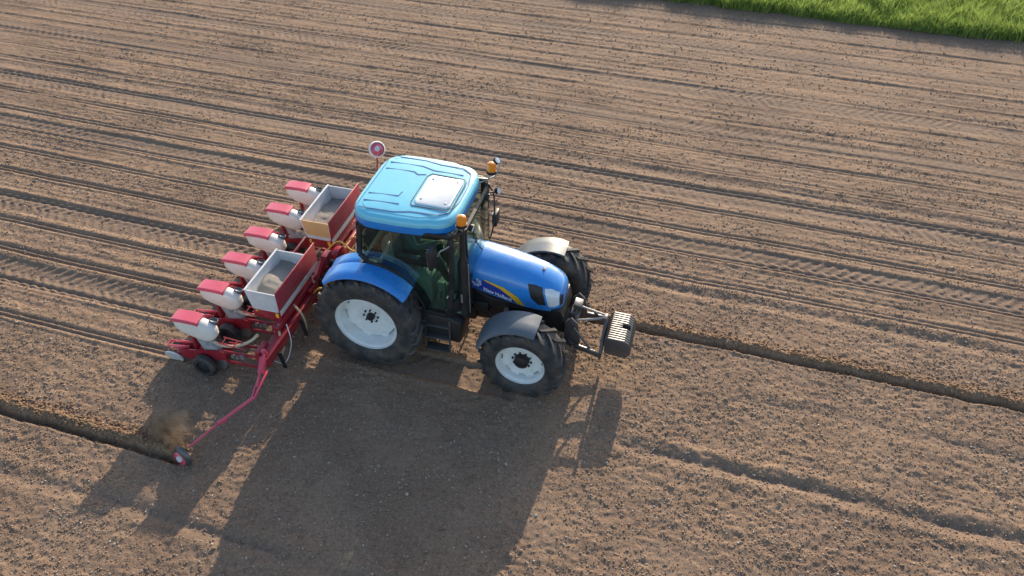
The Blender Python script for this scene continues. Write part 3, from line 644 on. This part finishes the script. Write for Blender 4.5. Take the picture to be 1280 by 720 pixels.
# ------------------------------------------------------------------ FIELD
FR = R(-2.0886); F0 = .9094; cF, sF = math.cos(FR), math.sin(FR)
def to_world(u, v): return u*cF-v*sF, F0+u*sF+v*cF
def sstep(a, b_, x): t = np.clip((x-a)/(b_-a), 0, 1); return t*t*(3-2*t)
def gauss(x, w): return np.exp(-(x/w)**2)
LAST_ROWS = [-2.85+i*.7406 for i in range(6)]
PASS = [3.42, 7.88, 12.34]
def field(u, v):
    """height, roughness, fresh, packed at field coordinates"""
    wob = .05*(noise2(u/3.1, v*0+3.3, 5)-.5)+.02*(noise2(u/.8, v*0+1.3, 6)-.5)
    vv = v+wob
    done = sstep(-2.2, -2.8, u)*sstep(-3.22, -3.12, vv)*sstep(1.30, 1.2, vv)   # planted just now, behind the machine
    old = sstep(1.38, 1.5, vv)*sstep(14.0, 13.5, vv)
    pl = np.maximum(done, old)
    h = np.zeros_like(u)+.03; packed = np.zeros_like(u); fresh = np.zeros_like(u)
    h += .03*(noise2(u/4.5, v/1.3, 21)-.5)+.022*(noise2(u/1.4, v/.7, 22)-.5)*(1-.5*pl)
    rows = np.zeros_like(u); tr = np.zeros_like(u); chev = np.zeros_like(u)
    def row(r, mask, amp=1.):
        nonlocal h, rows, packed
        d = vv-r; g = amp*(-.026*gauss(d-.045, .020)-.026*gauss(d+.045, .020)+.008*gauss(d, .018)+.012*gauss(d-.12, .035)+.012*gauss(d+.12, .035)-.008*gauss(d, .16))
        h += g*mask; rows = np.maximum(rows, mask*gauss(d, .11))
    def track(t, mask, dep, lug, half=.25, ph=0.):
        nonlocal h, tr, packed
        d = vv-t; ins = sstep(half+.05, half-.02, np.abs(d))
        h += mask*(-dep*ins+dep*.35*gauss(np.abs(d)-half-.08, .06))
        p = (u+ph)/.215-np.abs(d)/half*.75*1.0+np.where(d > 0, .5, 0); s_ = np.abs((p % 1)-.5)*2
        h += mask*ins*lug*(sstep(.35, .75, s_)-.3)*(.15+1.7*noise2(u/.5, v/.15, 31)*noise2(u/2.3, v*0+t, 32)*1.3); tr = np.maximum(tr, mask*ins); packed = np.maximum(packed, mask*ins*.75)
    for r in LAST_ROWS: row(r, done)
    tmask = np.maximum(sstep(0.0, -.4, u), done)
    fm = sstep(2.55, 2.35, u)
    track(-1.86, fm, .030, .014); track(-.12, fm, .030, .014, ph=.1)
    for c, (d1, d2) in zip(PASS, ((.028, .012), (.007, .008), (.005, .005))):
        for i in range(6):
            row(c+(i-2.5)*.7406, old, .60)
        track(c-.92, old, d1, .014 if c < 4 else .010, .24, c); track(c+.92, old, d2, .012 if c < 8 else .009, .25, c*.3)
    # lines left by marker discs between passes, and smooth dragged bands
    for f, dp in ((4.42, .015), (9.2, .009), (13.45, .006)):
        d = vv-f; h += old*(-dp*gauss(d, .06)+dp*.45*gauss(d-.14, .07)); packed = np.maximum(packed, old*gauss(d, .1)*.4)
    h -= .02*gauss(vv-4.95, .12)*old; packed = np.maximum(packed, .6*gauss(vv-4.9, .14)*old)
    # fresh marker furrows
    for f, m_, dp in ((0.0, sstep(2.2, 2.9, u), .105), (-4.64, sstep(-1.62, -1.80, u), .125)):
        w2 = .05*(noise2(u/.35, v*0+f, 8)-.5)+.05*(noise2(u/.12, v*0+f, 18)-.5); d = v+wob*.5-f+w2*.6; irr = .55+.9*noise2(u/.17, v/.12, 12)
        h += m_*(-dp*gauss(d, .045)+.040*irr*gauss(d-.14, .065)+.010*gauss(d+.09, .025)); fresh = np.maximum(fresh, m_*np.clip(gauss(d-.14, .11)*.6*(d > -.04)+.3*gauss(d, .05), 0, 1))
        packed = packed*(1-m_*gauss(d, .3))
    # old shallow ruts in the unplanted strip
    un = 1-pl
    for f, m_, dp in ((-2.45, sstep(3.4, 5.5, u), .036), (-5.52, 1, .030), (1.22, sstep(2, 4, u), .03), (-1.0, sstep(5, 7, u), .016)):
        d = v-f+.12*(noise2(u/1.2, v*0+f, 9)-.5); e_ = .3+1.1*noise2(u/.9, v*0+f*2, 10); h += un*m_*(-dp*e_*gauss(d, .08)+dp*.4*gauss(np.abs(d)-.2, .08)); packed = np.maximum(packed, un*m_*gauss(d, .12)*.8*np.clip(e_, 0, 1))
    edge = sstep(13.3, 13.9, vv)
    # fine streaks dragged along the rows
    h += pl*(1-tr)*.013*(noise2(u/1.6, v/.055, 41)-.5)+edge*.01*(noise2(u/1.5, v/.1, 42)-.5)
    h += pl*.013*(noise2(u/5., v/.14, 43)-.5)+pl*.011*(noise2(u/3.5, v/.085, 44)-.5)*(v < 14)
    rough = .74*(1-.30*pl)*(1-.55*tr)*(1-.35*rows*pl)*(1-.5*edge)
    rough = rough*(.75+.5*noise2(u/1.1, v/.45, 51))+.35*fresh
    packed = np.maximum(packed, edge*.5)
    return h, rough, fresh, packed
def relief(u, v):
    n = .014*(noise2(u/.21, v/.16, 61)-.5)+.020*(noise2(u/.10, v/.085, 62)-.5)+.022*(noise2(u/.055, v/.047, 63)-.5)+.010*(noise2(u/.027, v/.025, 64)-.5)
    c = noise2(u/.075, v/.065, 65); n += .018*np.clip(c-.66, 0, 1)
    return n
def graded(lo, hi, f, far, step):
    a = np.arange(lo, hi, step); out = []; d = step; x = hi
    ext_h = []; ext_l = []
    s = max(step, .05)
    while x < far: x += s; s *= 1.18; ext_h.append(x)
    x = lo; s = max(step, .05)
    while x > -far: x -= s; s *= 1.18; ext_l.append(x)
    return np.array(ext_l[::-1]+list(a)+ext_h)
us = graded(-18.5, 15., None, 420, .029)
va = list(np.arange(-7.2, 2.8, .0185))
x = va[-1]; s = .0185
while x < 15.0: x += s; s = min(.042, s*1.004); va.append(x)
vs = np.array(va); ex = []; x = vs[0]; s = .05
while x > -420: x -= s; s *= 1.18; ex.append(x)
eh = []; x = vs[-1]; s = .06
while x < 420: x += s; s *= 1.18; eh.append(x)
vs = np.array(ex[::-1]+list(vs)+eh)
U, V = np.meshgrid(us, vs, indexing='ij'); Uf, Vf = U.ravel(), V.ravel()
H, RO, FRS, PK = field(Uf, Vf)
damp = sstep(22, 17, np.abs(Uf+1.7))*sstep(-14, -9, Vf)*sstep(18, 15.5, Vf)
H = (H-.03+relief(Uf, Vf)*RO)*damp+.03
wx, wy = to_world(Uf, Vf)
nu, nv = len(us), len(vs)
me = bpy.data.meshes.new('field_soil'); me.vertices.add(nu*nv); me.vertices.foreach_set('co', np.stack([wx, wy, H], 1).astype(np.float32).ravel())
ii, jj = np.meshgrid(np.arange(nu-1), np.arange(nv-1), indexing='ij'); q = (ii*nv+jj).ravel()
idx = np.stack([q, q+nv, q+nv+1, q+1], 1).astype(np.int32)
me.loops.add(idx.size); me.loops.foreach_set('vertex_index', idx.ravel()); me.polygons.add(len(idx))
me.polygons.foreach_set('loop_start', np.arange(0, idx.size, 4, dtype=np.int32)); me.polygons.foreach_set('loop_total', np.full(len(idx), 4, np.int32))
me.polygons.foreach_set('use_smooth', np.ones(len(idx), bool)); me.update(calc_edges=True)
for nm, arr in (('fresh', FRS), ('packed', PK)):
    a = me.attributes.new(nm, 'FLOAT', 'POINT'); a.data.foreach_set('value', (arr*damp).astype(np.float32))
def soil_mat(name, clod=False):
    m, N, L = nt(name); out = N.new('ShaderNodeOutputMaterial'); b = N.new('ShaderNodeBsdfPrincipled'); L.new(b.outputs[0], out.inputs[0]); b.inputs['Roughness'].default_value = .95; b.inputs['Specular IOR Level'].default_value = .15
    tc = N.new('ShaderNodeTexCoord')
    def noise(sc, det=5, ro=.6, vec=None):
        n = N.new('ShaderNodeTexNoise'); n.inputs['Scale'].default_value = sc; n.inputs['Detail'].default_value = det; n.inputs['Roughness'].default_value = ro; L.new(vec or tc.outputs['Object'], n.inputs['Vector']); return n.outputs[0]
    def ramp(src, e):
        r = N.new('ShaderNodeValToRGB'); r.color_ramp.elements[0].position, r.color_ramp.elements[0].color = e[0][0], (*e[0][1], 1); r.color_ramp.elements[1].position, r.color_ramp.elements[1].color = e[-1][0], (*e[-1][1], 1)
        for p, c in e[1:-1]: k = r.color_ramp.elements.new(p); k.color = (*c, 1)
        L.new(src, r.inputs[0]); return r.outputs[0]
    def mix(f, a, c, mode='MIX'):
        x = N.new('ShaderNodeMix'); x.data_type = 'RGBA'; x.blend_type = mode
        if isinstance(f, float): x.inputs[0].default_value = f
        else: L.new(f, x.inputs[0])
        for s_, i in ((a, 6), (c, 7)):
            if isinstance(s_, tuple): x.inputs[i].default_value = (*s_, 1)
            else: L.new(s_, x.inputs[i])
        return x.outputs[2]
    if clod:
        at = N.new('ShaderNodeAttribute'); at.attribute_name = 'tone'
        base = ramp(at.outputs['Fac'], [(0, (.185, .124, .084)), (.35, (.240, .163, .112)), (.7, (.315, .228, .160)), (.93, (.42, .35, .28)), (.99, (.62, .60, .56))])
        base = mix(.35, base, ramp(noise(60, 3), [(.3, (.12, .08, .055)), (.7, (.26, .18, .12))]))
    else:
        base = ramp(noise(1.1, 8, .62), [(.3, (.178, .116, .077)), (.5, (.228, .153, .103)), (.72, (.275, .191, .134))])
        fine = ramp(noise(26, 6, .7), [(.34, (.132, .084, .056)), (.5, (.228, .150, .099)), (.68, (.33, .240, .168))])
        base = mix(.55, base, fine)
        base = mix(1., base, ramp(noise(.45, 7, .65), [(.36, (.80, .79, .80)), (.5, (1., 1., 1.)), (.66, (1.12, 1.10, 1.05))]), 'MULTIPLY')
        sp = ramp(noise(70, 2, .5), [(.62, (0., 0., 0.)), (.70, (1., 1., 1.))]); base = mix(sp, base, (.38, .29, .22))
        af = N.new('ShaderNodeAttribute'); af.attribute_name = 'fresh'; ap = N.new('ShaderNodeAttribute'); ap.attribute_name = 'packed'
        base = mix(af.outputs['Fac'], base, ramp(noise(30, 4), [(.35, (.17, .098, .055)), (.65, (.29, .175, .100))]))
        pm = N.new('ShaderNodeMath'); pm.operation = 'MULTIPLY'; pm.inputs[1].default_value = .62; L.new(ap.outputs['Fac'], pm.inputs[0])
        base = mix(pm.outputs[0], base, ramp(noise(18, 5), [(.35, (.145, .103, .077)), (.65, (.225, .168, .128))]))
    L.new(base, b.inputs['Base Color'])
    n1 = noise(38, 6, .7); bp = N.new('ShaderNodeBump'); bp.inputs['Strength'].default_value = .8; bp.inputs['Distance'].default_value = .011; L.new(n1, bp.inputs['Height']); L.new(bp.outputs[0], b.inputs['Normal'])
    return m
M['soil'] = soil_mat('field soil'); M['clod'] = soil_mat('soil clods', True)
me.materials.append(M['soil']); fo = bpy.data.objects.new('field_soil', me); COL.objects.link(fo); tag(fo, 'bare tilled brown soil of the field with wheel tracks and drill rows', kind='structure')

# clods: many small lumps merged into one mesh
bm = bmesh.new(); bmesh.ops.create_icosphere(bm, subdivisions=1, radius=1); iv = np.array([v.co[:] for v in bm.verts]); ifc = np.array([[v.index for v in f.verts] for f in bm.faces]); bm.free()
def lumps(name, pos, size, tone, m, flat=.7):
    n = len(pos); k = len(iv); q = rng.normal(size=(n, 4)); q /= np.linalg.norm(q, axis=1)[:, None]; w_, x_, y_, z_ = q.T
    Rm = np.stack([1-2*(y_*y_+z_*z_), 2*(x_*y_-z_*w_), 2*(x_*z_+y_*w_), 2*(x_*y_+z_*w_), 1-2*(x_*x_+z_*z_), 2*(y_*z_-x_*w_), 2*(x_*z_-y_*w_), 2*(y_*z_+x_*w_), 1-2*(x_*x_+y_*y_)], 1).reshape(n, 3, 3)
    vv = iv[None]*rng.uniform(.62, 1.25, (n, k, 1))*rng.uniform(.65, 1.25, (n, 1, 3)); vv = np.einsum('nij,nkj->nki', Rm, vv)*size[:, None, None]; vv[..., 2] *= flat; vv += pos[:, None]
    me = bpy.data.meshes.new(name); me.vertices.add(n*k); me.vertices.foreach_set('co', vv.astype(np.float32).ravel())
    f = (ifc[None]+(np.arange(n)*k)[:, None, None]).reshape(-1, 3).astype(np.int32); me.loops.add(f.size); me.loops.foreach_set('vertex_index', f.ravel()); me.polygons.add(len(f))
    me.polygons.foreach_set('loop_start', np.arange(0, f.size, 3, dtype=np.int32)); me.polygons.foreach_set('loop_total', np.full(len(f), 3, np.int32)); me.update(calc_edges=True)
    a = me.attributes.new('tone', 'FLOAT', 'POINT'); a.data.foreach_set('value', np.repeat(tone, k).astype(np.float32))
    me.materials.append(m); o = bpy.data.objects.new(name, me); COL.objects.link(o); return o
def scatter(n, u0, u1, v0, v1, smin, smax, keep):
    u = rng.uniform(u0, u1, n); v = rng.uniform(v0, v1, n); h, ro, fr, pk = field(u, v)
    k = rng.random(n) < keep(ro, fr, u, v); u, v, h, ro = u[k], v[k], h[k], ro[k]; x_, y_ = to_world(u, v)
    s = smin*(smax/smin)**(rng.random(len(u))**2.6); return np.stack([x_, y_, h+relief(u, v)*ro+s*.25], 1), s
P1 = [scatter(260000, -6.5, 11.5, -7.0, 1.5, .0055, .019, lambda ro, fr, u, v: np.clip(ro*.85-.05, .05, 1)*(.35+1.1*noise2(u/.5, v/.4, 71))),
      scatter(110000, -13, 13, 1.4, 8, .007, .023, lambda ro, fr, u, v: np.clip(ro*1.2-.12, .02, 1)*(.15+1.7*noise2(u/.9, v/.35, 72)**1.5)),
      scatter(60000, -16.5, 14.5, 8, 14.6, .009, .027, lambda ro, fr, u, v: np.clip(ro*.9-.1, .02, 1)*(.2+1.1*noise2(u/.9, v/.4, 73))),
      scatter(24000, -13, -6.5, -5, 1.5, .008, .024, lambda ro, fr, u, v: np.clip(ro, 0, 1)),
      scatter(800, -6, 11, -6.5, 1.5, .018, .034, lambda ro, fr, u, v: np.clip(ro*1.2-.2, 0, 1))]
pos = np.concatenate([p[0] for p in P1]); sz = np.concatenate([p[1] for p in P1]); tone = np.clip(rng.normal(.57, .25, len(pos)), 0, .96); tone[rng.random(len(pos)) < .0006] = 1.
tag(lumps('soil_clods', pos, sz, tone, M['clod']), 'loose brown clods and small pale stones lying on the tilled soil', kind='stuff')
# fresh crumbs along the marker furrows
def crumbs(n, f, ua, ub):
    u = rng.uniform(ua, ub, n); v = f+.18+rng.normal(0, .09, n); h, ro, _, _ = field(u, v); x_, y_ = to_world(u, v); s = .007*(5**(rng.random(n)**2)); return np.stack([x_, y_, h+relief(u, v)*ro+s*.3], 1), s
ca, cb = crumbs(3500, 0., 2.9, 14), crumbs(3500, -4.64, -8, -1.7)
pos = np.concatenate([ca[0], cb[0]]); sz = np.concatenate([ca[1], cb[1]]); fm_ = mat('fresh soil', (.21, .135, .082), .95, var=.3, scale=40, spec=.1)
tag(lumps('furrow_crumbs', pos, sz, np.zeros(len(pos)), fm_), 'fresh orange brown crumbs thrown up beside the marker furrows', kind='stuff')
# soil thrown by the marker disc
n = 5200; t = rng.random(n)**.8; ang = rng.normal(0, .16, n)
bx, by = -1.90, -3.56; dx, dy = -.62, .55
px = bx+dx*t*.95+rng.normal(0, .035+.10*t, n); py = by+dy*t*.62+rng.normal(0, .03+.075*t, n); pz = .10+.62*t*(1-t)*rng.uniform(.3, 1, n)+rng.normal(0, .02, n); pz = np.abs(pz)+.02
ss = .0025*(4**(rng.random(n)**2.2)); sp = lumps('thrown_soil', np.stack([px, py, pz], 1), ss, np.zeros(n), fm_, 1.); tag(sp, 'spray of orange brown soil thrown up behind the marker disc', kind='stuff')
bm = bmesh.new(); bmesh.ops.create_icosphere(bm, subdivisions=4, radius=1)
me = bpy.data.meshes.new('dust_puff'); bm.to_mesh(me); bm.free(); dp_ = bpy.data.objects.new('dust_puff', me); COL.objects.link(dp_)
dp_.location = (-2.22, -3.30, .22); dp_.scale = (.55, .36, .30); dp_.rotation_euler = (0, .15, R(138))
m, N, L = nt('soil dust'); out = N.new('ShaderNodeOutputMaterial'); pv = N.new('ShaderNodeVolumePrincipled'); pv.inputs['Color'].default_value = (.55, .42, .30, 1); pv.inputs['Anisotropy'].default_value = .2
tc = N.new('ShaderNodeTexCoord'); ln_ = N.new('ShaderNodeVectorMath'); ln_.operation = 'LENGTH'; L.new(tc.outputs['Object'], ln_.inputs[0])
mr = N.new('ShaderNodeMapRange'); mr.inputs[1].default_value = 1.; mr.inputs[2].default_value = .15; mr.inputs[4].default_value = 1.; L.new(ln_.outputs['Value'], mr.inputs[0])
no = N.new('ShaderNodeTexNoise'); no.inputs['Scale'].default_value = 3.2; no.inputs['Detail'].default_value = 3; L.new(tc.outputs['Object'], no.inputs['Vector'])
mr2 = N.new('ShaderNodeMapRange'); mr2.inputs[1].default_value = .40; mr2.inputs[2].default_value = .70; mr2.inputs[4].default_value = 5.; L.new(no.outputs[0], mr2.inputs[0])
mu = N.new('ShaderNodeMath'); mu.operation = 'MULTIPLY'; L.new(mr.outputs[0], mu.inputs[0]); L.new(mr2.outputs[0], mu.inputs[1]); L.new(mu.outputs[0], pv.inputs['Density']); L.new(pv.outputs[0], out.inputs['Volume'])
me.materials.append(m); tag(dp_, 'soft puff of brown dust drifting from the marker disc', kind='stuff')

# ------------------------------------------------------------------ GRASS
def grass_ground():
    b = MB(); P_ = [to_world(u, v) for u, v in ((-60, 14.5), (420, 14.5), (420, 420), (-60, 420))]
    b.bm.faces.new([b.bm.verts.new((x_, y_, .055)) for x_, y_ in P_]); o = b.build('grass_ground', mat('grass ground', (.045, .085, .018), .9, var=.4, scale=3), None, 0); tag(o, 'green ground under the tall grass', kind='structure')
grass_ground()
n = 120000; ug = rng.uniform(-3, 26, n); vg = 14.17+8.5*rng.random(n)**1.5
edge_n = noise2(ug/.5, ug*0, 90); ok = (vg > 14.17+.16*edge_n) | (rng.random(n) < .04); ug, vg = ug[ok], vg[ok]; n = len(ug)
gx, gy = to_world(ug, vg); clump = noise2(ug/.35, vg/.3, 91); hh = (.22+.26*clump+.16*noise2(ug/1.7, vg/1.2, 92))*rng.uniform(.6, 1.2, n)*np.clip((vg-14.0)/.35, .45, 1); ww = rng.uniform(.007, .015, n)
th = rng.uniform(0, 2*PI, n); ld = rng.uniform(0, 2*PI, n); ln = hh*rng.uniform(.1, .7, n); ax_, ay_ = np.cos(th)*ww, np.sin(th)*ww; lx, ly = np.cos(ld)*ln, np.sin(ld)*ln
z0 = np.full(n, .03)
v0 = np.stack([gx-ax_, gy-ay_, z0], 1); v1 = np.stack([gx+ax_, gy+ay_, z0], 1); v2 = np.stack([gx+ax_*.8+lx*.35, gy+ay_*.8+ly*.35, z0+hh*.6], 1); v3 = np.stack([gx-ax_*.8+lx*.35, gy-ay_*.8+ly*.35, z0+hh*.6], 1); v4 = np.stack([gx+lx, gy+ly, z0+hh*.95], 1)
me = bpy.data.meshes.new('tall_grass'); me.vertices.add(5*n); me.vertices.foreach_set('co', np.stack([v0, v1, v2, v3, v4], 1).astype(np.float32).ravel())
bi = (np.arange(n)*5)[:, None]; lp = np.concatenate([bi+np.array([[0, 1, 2, 3]]), bi+np.array([[3, 2, 4]])], 1).astype(np.int32).ravel(); me.loops.add(len(lp)); me.loops.foreach_set('vertex_index', lp); me.polygons.add(2*n)
st_ = np.stack([np.arange(n)*7, np.arange(n)*7+4], 1).astype(np.int32).ravel(); me.polygons.foreach_set('loop_start', st_); me.polygons.foreach_set('loop_total', np.tile([4, 3], n).astype(np.int32)); me.update(calc_edges=True)
a = me.attributes.new('tone', 'FLOAT', 'POINT'); a.data.foreach_set('value', np.repeat(np.clip(.5*clump+.5*rng.random(n), 0, 1), 5).astype(np.float32))
m, N, L = nt('grass blades'); out = N.new('ShaderNodeOutputMaterial'); d = N.new('ShaderNodeBsdfPrincipled'); tl = N.new('ShaderNodeBsdfTranslucent'); mx = N.new('ShaderNodeMixShader'); mx.inputs[0].default_value = .45
at = N.new('ShaderNodeAttribute'); at.attribute_name = 'tone'; cr = N.new('ShaderNodeValToRGB'); cr.color_ramp.elements[0].color = (.11, .20, .03, 1); cr.color_ramp.elements[1].color = (.38, .47, .12, 1); L.new(at.outputs['Fac'], cr.inputs[0])
L.new(cr.outputs[0], d.inputs['Base Color']); L.new(cr.outputs[0], tl.inputs[0]); d.inputs['Roughness'].default_value = .55; L.new(d.outputs[0], mx.inputs[1]); L.new(tl.outputs[0], mx.inputs[2]); L.new(mx.outputs[0], out.inputs[0])
me.materials.append(m); go = bpy.data.objects.new('tall_grass', me); COL.objects.link(go); tag(go, 'bright green tall grass growing along the far edge of the field', 'grass', kind='stuff')

# ------------------------------------------------------------------ LIGHT, SKY, CAMERA
AZ, EL = 91.2, 20.    # direction towards the sun: angle from +x, elevation
w = bpy.data.worlds.new('World'); S.world = w; w.use_nodes = True; N, L = w.node_tree.nodes, w.node_tree.links
bg = N['Background']; sk = N.new('ShaderNodeTexSky'); sk.sky_type = 'NISHITA'; sk.sun_disc = False; sk.sun_elevation = R(EL); sk.sun_rotation = R(90-AZ); sk.air_density = 1.; sk.dust_density = 1.2; sk.ozone_density = 1.
L.new(sk.outputs[0], bg.inputs[0]); bg.inputs[1].default_value = .15
sl = bpy.data.lights.new('sun', 'SUN'); sl.energy = 4.0; sl.angle = R(.5); sl.color = (1., .84, .64); so = bpy.data.objects.new('sun', sl); COL.objects.link(so)
dirv = Vector((math.cos(R(AZ))*math.cos(R(EL)), math.sin(R(AZ))*math.cos(R(EL)), math.sin(R(EL)))); so.rotation_euler = dirv.to_track_quat('Z', 'Y').to_euler(); so.location = (0, 20, 12)
cd = bpy.data.cameras.new('camera'); cam = bpy.data.objects.new('camera', cd); COL.objects.link(cam); S.camera = cam
yaw, pit, rol = R(105.4315), R(41.0288), R(-.033)
f = Vector((math.cos(yaw)*math.cos(pit), math.sin(yaw)*math.cos(pit), -math.sin(pit))); r = Vector((math.sin(yaw), -math.cos(yaw), 0)); u = r.cross(f)
r2 = r*math.cos(rol)+u*math.sin(rol); u2 = -r*math.sin(rol)+u*math.cos(rol)
mt = Matrix((r2, u2, -f)).transposed().to_4x4(); mt.translation = (4.5859, -9.2507, 9.4838); cam.matrix_world = mt
cd.sensor_width = 36; cd.lens = 1012.49/1280*36; cd.clip_end = 2000; cd.clip_start = .1
S.view_settings.view_transform = 'Standard'; S.view_settings.look = 'None'; S.view_settings.exposure = .91; S.view_settings.gamma = 1
